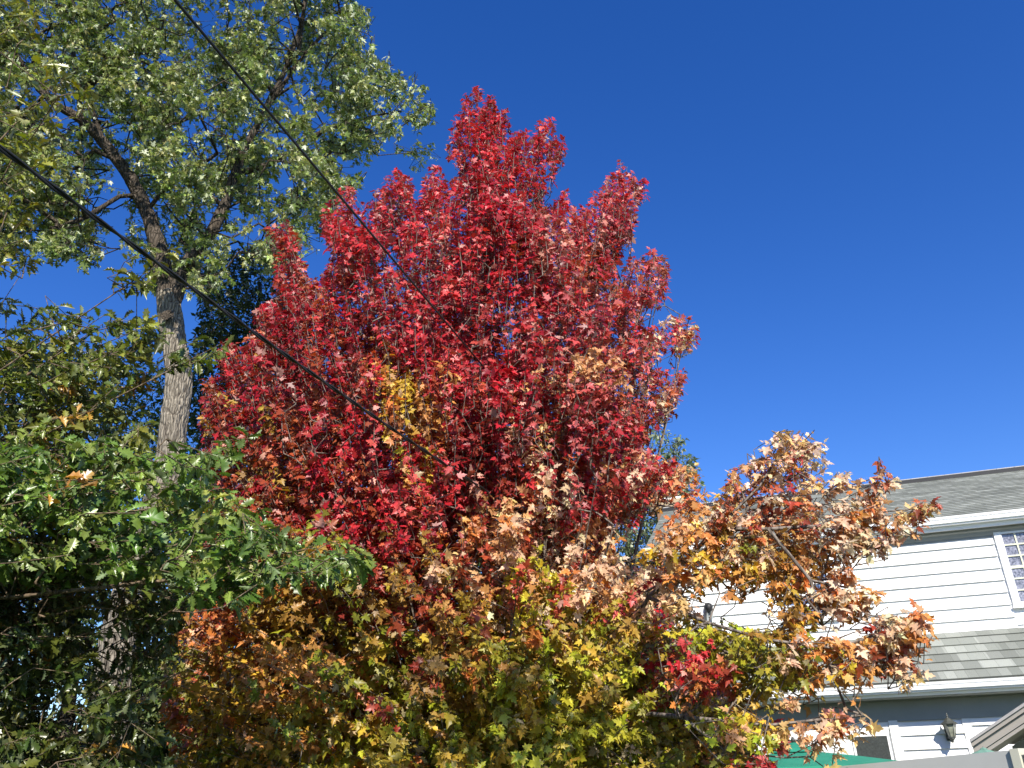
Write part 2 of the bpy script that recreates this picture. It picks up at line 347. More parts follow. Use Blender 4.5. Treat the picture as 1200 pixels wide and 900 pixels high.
# chimney
ch = MB(); ch.box(-2.10, -1.60, 3.75, 4.4, 0, 6.92); cho = ch.build('chimney', MT['brick'], house)
MB().box(-2.20, -1.5, 3.65, 4.5, 6.92, 7.10, .01).build('crown_slab', MT['tan'], cho)
MB().box(-2.02, -1.55, 3.8, 4.3, 7.10, 7.19, .01).build('cap', MT['white'], cho)

# wall lantern
def to_world(x, y, z): return Vector(house_loc) + Vector(U)*x + Vector(-NW)*y + Vector((0, 0, z))
lan = thing('wall_lantern', to_world(1.97, -.70, 2.10), 'weathered grey carriage lantern fixed to the white lower wall', 'wall lamp', rz=-YAW)
MB().box(-.045, .045, -.02, .0, -.12, .06, .008).build('back_plate', MT['lantern'], lan)
MB().tube([(0, -.012, -.09), (0, -.07, -.135), (0, -.14, -.14), (0, -.17, -.115)], .012, 8).build('bracket', MT['lantern'], lan)
LC = (0, -.175, 0)
MB().lathe([(.106, .072), (.110, .080), (.072, .105), (.046, .130), (.026, .148), (.012, .156), (.010, .168), (.016, .174), (.010, .180), (.006, .190), (.010, .198), (.002, .215)], 8, LC, pi/8, False).build('roof_cap', MT['lantern'], lan)
MB().lathe([(.042, -.078), (.076, .0715)], 6, LC, 0, False).build('glass_shade', MT['lantern_glass'], lan)
fr_ = MB()
for i in range(6):
    a = i*pi/3; fr_.tube([(LC[0]+.0435*cos(a), LC[1]+.0435*sin(a), -.080), (LC[0]+.079*cos(a), LC[1]+.079*sin(a), .073)], .005, 5)
fr_.lathe([(.050, -.092), (.052, -.080), (.044, -.0785)], 6, LC, 0, False)
fr_.build('cage', MT['lantern'], lan)
MB().lathe([(.004, -.150), (.014, -.140), (.010, -.128), (.024, -.115), (.044, -.0925)], 10, LC).build('base_finial', MT['lantern'], lan)

# service mast with weatherhead on the upper wall
sm = thing('service_mast', to_world(-1.0, -.07, 3.44), 'grey electric service mast with black weatherhead on the white upper wall', 'service mast', rz=-YAW)
MB().tube([(-.035, 0, .02), (-.035, 0, .60)], .020, 10).tube([(.035, 0, .02), (.035, 0, .60)], .020, 10).build('conduit', MT['steel'], sm)
MB().lathe([(.03, .57), (.062, .60), (.070, .65), (.055, .70), (.015, .72)], 12).build('weatherhead', MT['black'], sm)
MB().box(-.08, .08, -.005, .05, .30, .33).build('strap', MT['steel'], sm)
lp = MB()
for q, (dx, dz) in enumerate(((-.30, -.05), (-.38, .02), (-.22, -.1))):
    lp.tube([(-.02, -.04, .62), (dx*.35, -.08, .46+dz*.3), (dx*.7, -.09, .40+dz), (dx, -.06, .58+q*.02)], .007, 6)
lp.build('drip_loop', MT['black'], sm)
# hanging cable on wall
tag(MB().tube([tuple(to_world(-1.56, -.05, 4.0)), tuple(to_world(-1.50, -.06, 3.85)), tuple(to_world(-1.47, -.05, 3.6)), tuple(to_world(-1.45, -.04, 3.46))], .012, 6).build('wall_cable', MT['black']), 'thin black cable running down the left end of the white wall', 'cable')

# ------------------------------------------------------------------ patio umbrellas, shed, fence
def umbrella(loc, R, rise, label, canvas, n=8, rot=0., valance=.10, zt=1.95):
    um = thing('patio_umbrella', (loc[0], loc[1], 0), label, 'umbrella')
    V = []; c = MB()
    top = c.bm.verts.new((0, 0, zt)); inner = []; rim = []; low = []; mid = []
    for i in range(n):
        a = 2*pi*i/n+rot
        inner.append(c.bm.verts.new((R*.5*cos(a), R*.5*sin(a), zt-rise*.46)))
        rim.append(c.bm.verts.new((R*cos(a), R*sin(a), zt-rise)))
        low.append(c.bm.verts.new((R*1.01*cos(a), R*1.01*sin(a), zt-rise-valance)))
        am = a+pi/n; rm = R*cos(pi/n)
        mid.append((c.bm.verts.new((rm*.5*cos(am), rm*.5*sin(am), zt-rise*.50)), c.bm.verts.new((rm*.97*cos(am), rm*.97*sin(am), zt-rise*1.02+.01)), c.bm.verts.new((rm*.99*cos(am), rm*.99*sin(am), zt-rise-valance+.01))))
    for i in range(n):
        j = (i+1) % n; m0, m1, m2 = mid[i]
        for f in ((top, inner[i], m0), (top, m0, inner[j]), (inner[i], rim[i], m1, m0), (m0, m1, rim[j], inner[j]), (rim[i], low[i], m2, m1), (m1, m2, low[j], rim[j])): c.bm.faces.new(f)
    co = c.build('canopy', canvas, um); sd = co.modifiers.new('thick', 'SOLIDIFY'); sd.thickness = .004
    c = MB(); c.lathe([(.24*R, zt-rise*.2+.005*R), (.18*R, zt-rise*.1+.02*R), (.03*R, zt+.05*R), (.01*R, zt+.055*R)], n, rot=rot, smooth=False); c.build('vent', canvas, co)
    MB().lathe([(.012*R, zt+.05*R), (.02*R, zt+.07*R), (.014*R, zt+.09*R), (.004*R, zt+.10*R)], 10).build('finial', MT['pole'], um)
    MB().tube([(0, 0, .05), (0, 0, zt)], .02, 10).build('pole', MT['pole'], um)
    MB().lathe([(.26, 0), (.26, .05), (.05, .08), (.03, .2)], 20).build('base', MT['pole'], um)
    for i in range(n):
        a = 2*pi*i/n+rot
        MB().tube([(.03*cos(a), .03*sin(a), zt-.02), (R*.99*cos(a), R*.99*sin(a), zt-rise-.012)], .008, 6).build('rib', MT['pole'], um)
        MB().tube([(.03*cos(a), .03*sin(a), zt-rise-.25), (R*.55*cos(a), R*.55*sin(a), zt-rise*.55-.02)], .006, 6).build('strut', MT['pole'], um)
    return um
pu = at(930, 872, 9.6)
umbrella(pu, 1.20, .18, 'large open green patio umbrella in front of the dark lower windows', MT['canvas'], 8, radians(20), .07, pu[2]-.05)
pu = at(1151, 872, 7.4)
umbrella(pu, .13, .05, 'small faded green umbrella top peeking over the grey fence beside the shed', MT['canvas2'], 6, .3, .05, pu[2]-.03)

# shed with a gable turned partly towards the viewer
sa = at(1139, 872, 7.6); SR = radians(42); se = np.array([cos(SR), -sin(SR), 0])
d_ = ray(1200, 831); A2 = np.array([[d_[0], -se[0]], [d_[1], -se[1]]]); k_, l2_ = np.linalg.solve(A2, [sa[0]-CAM[0], sa[1]-CAM[1]])
pitch = ((CAM+d_*k_)[2]-sa[2])/l2_
shed = thing('shed', (sa[0], sa[1], 0), 'small shed with a light grey gable rake rising at the lower right corner', 'shed', rz=-SR)
W_ = 2.6; hz = sa[2]; pk = hz + pitch*W_/2
m = MB(); m.poly([(.22, .30, 0), (W_-.22, .30, 0), (W_-.22, .30, hz+pitch*.22-.14), (W_/2, .30, pk-.14), (.22, .30, hz+pitch*.22-.14)], (0, 2.6, 0)); m.build('wall', MT['shed_wall'], shed)
for s_ in (1, -1):
    def X(x): return x if s_ == 1 else W_-x
    for nm, mt_, y0, y1, o0, o1 in (('rake_board', 'shed_trim', .0, .03, .025, .085), ('rake_moulding', 'shed_trim', -.025, .028, -.01, .022), ('rake_moulding', 'shed_trim', .012, .05, .088, .118), ('soffit', 'shed_trim', .052, .298, .095, .112), ('roof', 'ridge_cap', -.04, 3.1, -.035, -.012)):
        m = MB(); a, b_ = 0, W_/2
        pts = [(X(a), y0, hz+pitch*a-o0), (X(b_), y0, hz+pitch*b_-o0), (X(b_), y0, hz+pitch*b_-o1), (X(a), y0, hz+pitch*a-o1)]
        m.poly(pts, (0, y1-y0, 0)); m.build(nm, MT[mt_], shed)
# fence
fence = thing('fence', tuple(at(1100, 890, 4.6)*[1, 1, 0]), 'flat grey fence panel with cream posts along the bottom right edge', 'fence')
A_ = at(1030, 900, 5.2); B_ = at(1184, 879, 4.58)
def fl(p): return np.array(p) - np.array([fence.location.x, fence.location.y, 0])
A_, B_ = fl(A_), fl(B_); dd = B_-A_; dd[2] = 0; ln = np.linalg.norm(dd); dd /= ln; nn_ = np.array([dd[1], -dd[0], 0])
if nn_[1] > 0: nn_ = -nn_
def fpoly(mb, s0, s1, zt0, zt1, o, th, z0=0.02):
    a = A_+dd*s0+nn_*o; b = A_+dd*s1+nn_*o
    mb.poly([(a[0], a[1], z0), (b[0], b[1], z0), (b[0], b[1], zt1), (a[0], a[1], zt0)], tuple(-nn_*th)); return mb
fpoly(MB(), -1.2, ln, A_[2]-.02, B_[2], 0, .03).build('panel', MT['fence'], fence)
fpoly(MB(), ln+.002, ln+.045, B_[2]+.005, B_[2]+.006, .015, .07).build('post', MT['post'], fence)
fpoly(MB(), ln+.085, ln+.2, B_[2]+.01, B_[2]+.012, .015, .07).build('post', MT['post'], fence)
fpoly(MB(), ln+.05, ln+.08, B_[2]-.02, B_[2]-.02, -.02, .02).build('panel', MT['fence'], fence)
fpoly(MB(), ln+.21, ln+1.8, B_[2], B_[2], 0, .03).build('panel', MT['fence'], fence)

# ------------------------------------------------------------------ power lines and their pole
def cable(A, B, sag, t0=-1.0, n=90):
    A, B = np.array(A), np.array(B); return [A+(B-A)*t - np.array([0, 0, sag*4*t*(1-t)]) for t in np.linspace(t0, 1, n)]
eA = at(0, 173, 2.5); eB = np.array(to_world(-1.0, -.2, 4.12))
pts = cable(eA, eB, .28)
tw = MB(); P = np.array(pts); P = np.array([P[0]+(P[-1]-P[0])*0 for _ in ()]) if False else P
fine = np.array(cable(eA, eB, .28, -.7, 900))
for k_ in (0, 1):
    ph = np.linspace(0, 2*pi*48, len(fine))+k_*pi; tdir = norm(np.gradient(fine, axis=0)); s1 = norm(np.cross(tdir, [0, 0, 1.])); s2 = np.cross(tdir, s1)
    Q = fine + (s1*np.cos(ph)[:, None] + s2*np.sin(ph)[:, None])*.0062
    tw.tube([tuple(q) for q in Q], .0066, 5)
tag(tw.build('power_line', MT['black']), 'thick twisted black power line crossing from the left edge into the red tree', 'power line')
fA = at(205, 0, 2.5); fB = np.array(to_world(-1.90, -.35, 4.96))
l2 = MB(); l2.tube([tuple(q) for q in cable(fA, fB, .02, -.7, 80)], .0072, 7)
tag(l2.build('telephone_line', MT['black']), 'thin black overhead line entering at the top edge above the twisted power line', 'overhead line')
pe = fine[0]
up_ = thing('utility_pole', (pe[0]-.1, pe[1]-.1, 0), 'brown wooden utility pole carrying both overhead lines', 'utility pole')
MB().tube([(0, 0, 0), (0, 0, pe[2]+1.2)], [.16, .11], 14).build('shaft', MT['wood_pole'], up_)
MB().box(-.9, .9, -.06, .06, pe[2]+.6, pe[2]+.72).build('cross_arm', MT['wood_pole'], up_)

# ------------------------------------------------------------------ leaves
def T(pts, c, fold=.10, droop=.12):
    """symmetric outline from half outline pts (x,y); fan from centre c; returns verts, tris"""
    half = list(pts); full = half + [(-x, y) for x, y in half[::-1] if abs(x) > 1e-6]
    V = [(0, c, 0)] + [(x, y, 0) for x, y in full]; n = len(full)
    V = np.array(V, float); V[:, 2] = fold*np.abs(V[:, 0])*1.6 - droop*(V[:, 1]**2) - .10*np.maximum(np.abs(V[:, 0])-.3, 0)*3
    F = [(0, 1+i, 1+(i+1) % n) for i in range(n)]
    # petiole: a thin sliver from the blade base back to the twig
    b = len(V); V = np.vstack([V, [(-.012, .02, .0), (.012, .02, 0), (0, -.55, .10)]]); F.append((b, b+2, b+1))
    return V, np.array(F)
MAPLE = T([(0, .0), (.20, -.06), (.44, .02), (.30, .16), (.40, .26), (.60, .46), (.36, .42), (.20, .46), (.26, .66), (.12, .76), (0, 1.02)], .30)
MAPLE_S = T([(0, 0), (.40, .0), (.24, .20), (.56, .50), (.16, .46), (.18, .74), (0, 1.)], .28)
OAK = T([(0, 0), (.05, .10), (.17, .20), (.10, .29), (.25, .38), (.14, .47), (.31, .60), (.17, .67), (.27, .81), (.10, .86), (0, 1.)], .45, .22, .18)
MAPLE_M = T([(0, 0), (.38, -.02), (.27, .17), (.60, .46), (.20, .45), (.24, .67), (0, 1.02)], .30)
SIMPLE = T([(0, 0), (.26, .2), (.30, .5), (.12, .82), (0, 1.)], .4, .2, .2)

def leaf_mesh2(name, groups):
    Vs, Fs, Cs, o = [], [], [], 0
    for tpl, m, arr in groups:
        V, F, C = leaf_arrays(tpl, *[a[m] for a in arr]); Vs.append(V); Fs.append(F+o); Cs.append(C); o += len(V)
    return mesh_np(name, np.concatenate(Vs), np.concatenate(Fs), np.concatenate(Cs))
def leaf_mesh(name, tpl, pos, nrm, fwd, size, col):
    V, F, C = leaf_arrays(tpl, pos, nrm, fwd, size, col); return mesh_np(name, V, F, C)
def leaf_arrays(tpl, pos, nrm, fwd, size, col):
    V0, F0 = tpl; n = len(pos); k = len(V0)
    nrm = norm(nrm); f = norm(fwd - (fwd*nrm).sum(1, keepdims=True)*nrm); s = np.cross(f, nrm)
    curl = rng.uniform(-.6, 3.2, n)
    wid = rng.uniform(.55, 1.15, n)
    V = pos[:, None] + size[:, None, None]*((V0[None, :, 0:1]*wid[:, None, None])*s[:, None] + V0[None, :, 1:2]*f[:, None] + (V0[None, :, 2:3]*curl[:, None, None])*nrm[:, None])
    F = F0[None] + (np.arange(n)*k)[:, None, None]
    C = np.repeat(col[:, None], k, 1)
    return V.reshape(-1, 3), F.reshape(-1, 3), C.reshape(-1, 3)

def inpoly(pts, poly):
    x, y = pts[:, 0], pts[:, 1]; P = np.array(poly, float); r = np.zeros(len(pts), bool); j = len(P)-1
    for i in range(len(P)):
        c = ((P[i, 1] > y) != (P[j, 1] > y)) & (x < (P[j, 0]-P[i, 0])*(y-P[i, 1])/(P[j, 1]-P[i, 1]+1e-9)+P[i, 0]); r ^= c; j = i
    return r
def sample(poly, n, holes=()):
    P = np.array(poly, float); lo, hi = P.min(0), P.max(0); o = np.zeros((0, 2))
    for _try in range(200):
        if len(o) >= n: break
        q = rng.uniform(lo, hi, (n*2, 2)); m = inpoly(q, poly)
        for h in holes: m &= ~inpoly(q, h)
        o = np.vstack([o, q[m]])
    return o[:n]

def sprays(tips, dirs, L, K, size, cols, pet=.5, sun_w=.55, up_w=.5, out_w=.3, jit=.55, axis=None, droop=.4, colj=.2, huej=.06, tpw=1.3):
    """leafy twigs: each ends at tips[i], runs back along -dirs[i]; K leaves each. returns leaf arrays + twig bases"""
    S = len(tips); dirs = norm(dirs); Ls = L*rng.uniform(.6, 1.3, S); base = tips - dirs*Ls[:, None]
    idx = np.repeat(np.arange(S), K); n = len(idx)
    t = rng.uniform(0, 1, n)**(1/tpw); d = dirs[idx]
    rad = rng.normal(size=(n, 3)); rad = norm(rad - (rad*d).sum(1, keepdims=True)*d*.8)
    sz = size*rng.choice([.5, .7, .85, 1., 1.15, 1.4], n, p=[.14, .2, .24, .22, .14, .06])*rng.uniform(.9, 1.1, n)*np.repeat(rng.uniform(.85, 1.12, S), K)
    fwd = norm(rad*.8 + d*rng.uniform(.1, .9, n)[:, None] + np.array([0, 0, -droop]))
    pos = base[idx] + d*(Ls[idx]*t)[:, None] + fwd*(sz*pet)[:, None]
    outd = d*1.
    if axis is not None: outd = norm((pos-axis)*np.array([1, 1, .3]))
    nr = norm(SUN[None]*sun_w + np.array([[0, 0, 1.]])*up_w + outd*out_w + rad*.25 + rng.normal(size=(n, 3))*jit)
    c = cols[idx]*np.exp(rng.normal(0, colj, n))[:, None]; c = c*np.exp(rng.normal(0, huej, (n, 3)))
    return pos, nr, fwd, sz, np.clip(c, .004, .85), base

def branches(name, limb_pts, limb_par, bases, tips, mat_, parent, rtwig=.0028, nside=5, step=.28, limbr=None, pull=None, powr=.45, rmax=.2):
    """connect spray bases to the limb skeleton, nearest first, with a pipe-model radius"""
    pts = [np.array(p) for p in limb_pts]; par = list(limb_par); nl = len(pts)
    d0 = np.min(np.linalg.norm(bases[:, None]-np.array(pts)[None], axis=2), axis=1)
    order = np.argsort(d0); cap = nl + len(bases)*6 + 10
    A = np.zeros((cap, 3)); A[:nl] = pts; n = nl; par = par + [-1]*(cap-nl)
    ends = []
    for i in order:
        b = bases[i]; dv = A[:n]-b; dist = np.sqrt((dv**2).sum(1)) + np.maximum(dv[:, 2], 0)*1.5
        j = int(np.argmin(dist)); ns = max(1, min(5, int(dist[j]/step))); p0 = A[j].copy()
        prev = j
        for q in range(1, ns+1):
            tt = q/ns; p = p0+(b-p0)*tt
            if q < ns: p = p + rng.normal(size=3)*.018 - np.array([0, 0, .10*dist[j]*tt*(1-tt)])
            A[n] = p; par[n] = prev; prev = n; n += 1
        A[n] = tips[i]; par[n] = prev; ends.append(n); n += 1
    A = A[:n]; par = np.array(par[:n]); cnt = np.zeros(n); cnt[ends] = 1
    for i in range(n-1, -1, -1):
        if par[i] >= 0: cnt[par[i]] += cnt[i]
    R = np.minimum(rtwig*np.maximum(cnt, .5)**powr, rmax)
    e = np.where(par >= 0)[0]; e = e[e >= 0]
    a, b = par[e], e; pa, pb = A[a], A[b]; ra = np.minimum(R[a], R[b]*1.35+.0008); rb = R[b]
    if limbr is not None: pass
    d = norm(pb-pa); s = norm(np.cross(d, [.23, .61, .47])); u = np.cross(d, s)
    ang = np.arange(nside)*2*pi/nside; ring = s[:, None]*np.cos(ang)[None, :, None] + u[:, None]*np.sin(ang)[None, :, None]
    V = np.concatenate([pa[:, None]+ring*ra[:, None, None], pb[:, None]+ring*rb[:, None, None]], 1).reshape(-1, 3)
    k = np.arange(nside); F0 = np.stack([k, (k+1) % nside, (k+1) % nside+nside, k+nside], 1)
    F = (F0[None]+(np.arange(len(e))*2*nside)[:, None, None]).reshape(-1, 4)
    return link(name, mesh_np(name, V-np.array(parent.location), F, smooth=True), mat_, parent)

def limbs_skel(polys, step=.3):
    """resample polylines; each starts at a point of an earlier one"""
    pts = []; par = []
    for pl in polys:
        pl = [np.array(p, float) for p in pl]; prev = -1
        if pts:
            dd_ = np.linalg.norm(np.array(pts)-pl[0], axis=1); prev = int(np.argmin(dd_))
        else: pts.append(pl[0]); par.append(-1); prev = 0
        for a, b in zip(pl, pl[1:]):
            n = max(1, int(np.linalg.norm(b-a)/step))
            for q in range(1, n+1): pts.append(a+(b-a)*q/n); par.append(prev); prev = len(pts)-1
    return pts, par
def smooth_pl(pl, n=6):
    P = [np.array(p, float) for p in pl]; P = [2*P[0]-P[1]]+P+[2*P[-1]-P[-2]]; o = []
    for i in range(1, len(P)-2):
        for t in np.linspace(0, 1, n, endpoint=False):
            a, b, c, d = P[i-1:i+3]; o.append(.5*((2*b)+(-a+c)*t+(2*a-5*b+4*c-d)*t*t+(-a+3*b-3*c+d)*t**3))
    o.append(P[-2]); return o
def limb_obj(name, pl, r0, r1, m, parent, n=14, sm=6, wob=.04):
    p = smooth_pl(pl, sm); rr = np.linspace(r0, r1, len(p))*(1+rng.normal(0, wob, len(p)))
    p = [tuple(np.array(q)-np.array(parent.location)) for q in p]
    o = MB().tube(p, list(rr), n).build(name, m, parent)
    if r0 > .12:
        from mathutils import noise
        for v in o.data.vertices:
            c_ = v.co; a_ = noise.noise(Vector((c_.x*9, c_.y*9, c_.z*1.3)))*.6 + noise.noise(Vector((c_.x*22, c_.y*22, c_.z*4)))*.4
            v.co = c_ + v.normal*(a_*.05*min(1, r0*3.5))
    return o

def localise(pos, parent): return pos-np.array(parent.location)[None]

# ------------------------------------------------------------------ red maple
PAL = dict(C=[(.44, .014, .024), (.36, .010, .018), (.54, .04, .045), (.28, .009, .014)],
           D=[(.30, .010, .018), (.22, .010, .014), (.36, .018, .022), (.30, .03, .02)],
           S=[(.56, .035, .04), (.50, .028, .033), (.60, .09, .08)],
           P=[(.52, .07, .07), (.50, .10, .09), (.40, .03, .03), (.62, .26, .20)],  # last, palest tone paints in the pink leaf highlights
           R=[(.40, .07, .03), (.34, .05, .025), (.45, .12, .05), (.30, .06, .02)],
           O=[(.62, .22, .05), (.56, .18, .05), (.64, .30, .08), (.56, .26, .08)],
           A=[(.70, .43, .25), (.74, .56, .38), (.64, .32, .14), (.66, .44, .18), (.72, .50, .32)],  # peach lightened so the colour carries sunlit leaf faces
           Y=[(.60, .38, .04), (.52, .34, .04), (.45, .33, .05)],
           G=[(.32, .27, .025), (.26, .25, .02), (.38, .28, .03), (.21, .22, .02)],
           L=[(.42, .42, .03), (.33, .37, .025), (.50, .44, .035)],
           B=[(.34, .18, .03), (.28, .15, .03), (.40, .24, .04)])
ANCH = [(590, 600, 45, 'AROP'), (520, 640, 40, 'RAOD'), (390, 560, 40, 'DRC'), (560, 480, 40, 'DRD'), (420, 700, 40, 'RBB'), (500, 720, 40, 'RBG'),  # u, v, radius, palette mixture (colour zones of the foliage)
 (560, 150, 90, 'CCSC'), (640, 170, 60, 'CCSC'), (730, 220, 60, 'CPPS'), (440, 250, 70, 'CCSD'), (350, 320, 60, 'CCR'), (560, 280, 80, 'CCPS'), (660, 300, 70, 'CPPR'), (770, 310, 35, 'PRP'),
 (790, 390, 45, 'PRPA'), (700, 400, 70, 'PRPD'), (620, 380, 60, 'CPRD'), (500, 350, 70, 'CDCS'), (400, 380, 80, 'CDDR'), (290, 430, 60, 'DRCD'), (300, 520, 60, 'DRRB'), (370, 470, 60, 'DCDR'),
 (468, 430, 22, 'OYO'), (478, 490, 20, 'OYBO'), (500, 530, 16, 'OY'), (440, 520, 26, 'CS'), (420, 560, 50, 'CSCR'), (500, 600, 55, 'CRSD'), (560, 550, 45, 'CDR'), (600, 460, 60, 'CDCP'), (690, 480, 60, 'DPRPA'),
 (760, 480, 40, 'RPRA'), (640, 560, 50, 'RAPA'), (560, 650, 55, 'AROR'), (700, 560, 50, 'RPAA'), (640, 640, 50, 'ARAO'), (810, 560, 30, 'RAO'), (700, 680, 45, 'AAOR'), (760, 700, 35, 'APAA'),
 (240, 700, 45, 'RBOR'), (210, 760, 50, 'ORB'), (300, 640, 40, 'DRB'), (400, 640, 45, 'DRD'), (350, 720, 60, 'BGB'), (460, 690, 50, 'RDBG'), (440, 760, 60, 'GBG'), (300, 800, 80, 'GYGO'), (430, 780, 22, 'ORO'), (400, 830, 25, 'ORB'), (480, 770, 22, 'OR'), (520, 730, 35, 'RBO'),
 (450, 880, 50, 'LOYG'), (540, 850, 60, 'YLYG'), (600, 740, 60, 'GBYO'), (620, 820, 80, 'GLYG'), (700, 780, 60, 'GYBL'), (740, 750, 40, 'GAYG'), (730, 850, 60, 'GLBG'), (800, 790, 26, 'CSRP'), (770, 805, 22, 'PCR'), (740, 875, 18, 'AA'), (800, 850, 45, 'GYBL'), (860, 890, 35, 'BAOG'), (770, 740, 25, 'YGY'),
 (830, 630, 60, 'OAYA'), (900, 600, 60, 'AAOR'), (935, 530, 35, 'AAAP'), (880, 670, 40, 'OYOA'), (850, 660, 30, 'YGO'), (930, 660, 40, 'BOAB'), (1000, 610, 50, 'AOAA'), (1070, 595, 35, 'AAR'), (990, 680, 40, 'OAA'), (1080, 730, 35, 'OAA'), (1050, 770, 30, 'RAOA'), (980, 760, 45, 'OAOAY'), (930, 750, 35, 'GGB'), (860, 740, 40, 'GGL'), (830, 790, 28, 'RCO'), (920, 790, 30, 'BGG'), (960, 845, 40, 'AAOA'), (890, 840, 35, 'LAY'), (910, 885, 25, 'RPA'), (1000, 840, 25, 'APA')]
_A = np.array([(a[0], a[1], a[2]) for a in ANCH], float)
def spray_cols(uv):
    d = np.hypot(uv[:, None, 0]-_A[None, :, 0], uv[:, None, 1]-_A[None, :, 1])/_A[None, :, 2]
    wgt = np.exp(-d**2*1.6)+1e-9; wgt /= wgt.sum(1, keepdims=True); cw = wgt.cumsum(1); r = rng.uniform(0, 1, (len(uv), 1)); k = np.minimum((cw < r).sum(1), len(ANCH)-1)
    o = np.zeros((len(uv), 3))
    for i, kk in enumerate(k):
        s = ANCH[kk][3]; p = PAL[s[rng.integers(len(s))]]; o[i] = p[rng.integers(len(p))]
    return o
MAIN = [(205, 940), (188, 800), (200, 730), (222, 680), (236, 600), (234, 520), (238, 450), (246, 405), (292, 392), (300, 365), (328, 335), (322, 300), (316, 262), (338, 258), (352, 296), (372, 334), (392, 290), (376, 250), (395, 225), (410, 215), (424, 266), (436, 222), (462, 195), (478, 205), (487, 252), (496, 212), (505, 190), (517, 186), (524, 226), (538, 190), (532, 165), (530, 145), (545, 125), (540, 100), (552, 93), (568, 100), (580, 112), (592, 128), (594, 170), (606, 142), (616, 150), (614, 176), (625, 160), (630, 140), (640, 122), (650, 128), (649, 150), (667, 160), (661, 185), (640, 208), (628, 236), (646, 238), (662, 222), (668, 238), (688, 236), (700, 215), (715, 205), (725, 190), (738, 184), (743, 198), (753, 204), (758, 224), (746, 245), (736, 275), (722, 306), (698, 338), (716, 342), (744, 298), (760, 290), (783, 303), (782, 330), (774, 350), (748, 366), (750, 388), (788, 368), (806, 362), (818, 386), (800, 394), (770, 410), (762, 430), (800, 432), (801, 450), (788, 472), (762, 494), (744, 524), (786, 534), (826, 545), (828, 556), (800, 560), (764, 572), (750, 600), (752, 650), (790, 690), (800, 735), (850, 740), (890, 760), (860, 790), (870, 820), (885, 860), (880, 900), (880, 940)]
HOLES = [[(722, 612), (748, 596), (764, 610), (762, 650), (742, 668), (726, 650)], [(555, 412), (566, 412), (568, 424), (556, 424)], [(452, 300), (466, 294), (470, 312), (456, 318)]]
YT = 8.0
tree = thing('maple_tree', tuple(at(575, 1000, YT)*[1, 1, 0]), 'tall young maple with crimson top fading to orange and olive leaves, centre of the view', 'tree')
AX = np.array(tree.location)
def crown(n, poly=MAIN, holes=HOLES):
    uv = sample(poly, n, holes)
    # row extents in pixels give the crown's thickness at that height
    rows = np.arange(90, 950, 10); lo = np.zeros(len(rows)); hi = np.zeros(len(rows)); xs = np.arange(150, 1000, 4.)
    for i, r in enumerate(rows):
        q = inpoly(np.stack([xs, np.full_like(xs, r+.3)], 1), poly); lo[i], hi[i] = (xs[q].min(), xs[q].max()) if q.any() else (540, 560)
    lo_, hi_ = np.interp(uv[:, 1], rows, lo), np.interp(uv[:, 1], rows, hi)
    q = (uv[:, 0]-(lo_+hi_)/2)/np.maximum((hi_-lo_)/2, 8); half = np.minimum((hi_-lo_)/2/FPX*YT*1.05, 2.3)
    h = half*np.sqrt(np.clip(1-q**2, .02, 1))
    s = rng.uniform(-1, 1, n)
    # lumpy shell
    Y = YT + s*h - .25*(uv[:, 1] > 600)
    return uv, atv(uv, Y), s
def clumped(poly, n, M_, rad, Yf, holes=()):
    """M_ clump centres, sprays gathered round them (kept inside the crown outline)"""
    uc = sample(poly, M_, holes); Yc = Yf(uc); cc = atv(uc, Yc); k = rng.integers(M_, size=n*3); rr = rad*rng.uniform(.6, 1.35, M_)
    P = cc[k]+rng.normal(size=(n*3, 3))*(rr[k]*.55)[:, None]*np.array([1, 1, 1.05])
    v = P-CAM; fz = v@_f; q = np.stack([600+FPX*(v@RIGHT)/fz, 450-FPX*(v@UP)/fz], 1)
    m = inpoly(q, poly)
    for h in holes: m &= ~inpoly(q, h)
    return q[m][:n], P[m][:n], cc[k][m][:n], k[m][:n]
limbs = []
fork = AX+np.array([0, 0, 1.1]); base = AX.copy()
limbs.append([base, AX+np.array([0.02, 0, .6]), fork, AX+np.array([-.02, .02, 2.2]), at(575, 560, 8.05), at(572, 420, 8.1), at(562, 260, 8.05), at(553, 110, 8.0)])
for (u, v, Y, h0) in [(640, 135, 8.1, 2.6), (735, 195, 8.2, 1.9), (775, 300, 8.3, 1.8), (808, 370, 7.9, 1.5), (795, 440, 7.6, 1.4), (475, 205, 8.2, 2.4), (398, 230, 8.1, 1.9), (330, 265, 8.2, 1.6), (262, 420, 8.3, 1.3), (250, 560, 7.6, 1.1), (420, 420, 6.9, 1.5), (540, 430, 6.7, 1.6), (660, 420, 6.6, 1.5), (360, 620, 6.4, 1.2), (480, 700, 6.0, 1.1), (600, 700, 5.9, 1.2), (700, 560, 6.2, 1.3), (720, 780, 6.0, 1.1), (820, 560, 7.0, 1.4), (500, 330, 9.4, 2.0), (640, 340, 9.5, 1.9), (400, 600, 9.6, 1.3), (690, 620, 9.5, 1.3), (300, 800, 6.8, 1.0)]:
    e_ = at(u, v, Y); s_ = AX+np.array([0, 0, h0]); mid = s_*.5+e_*.5; mid[:2] = s_[:2]+(e_[:2]-s_[:2])*.62; mid[2] = s_[2]+(e_[2]-s_[2])*.42
    limbs.append([s_, s_*.7+mid*.3+np.array([0, 0, -.02]), mid, e_])
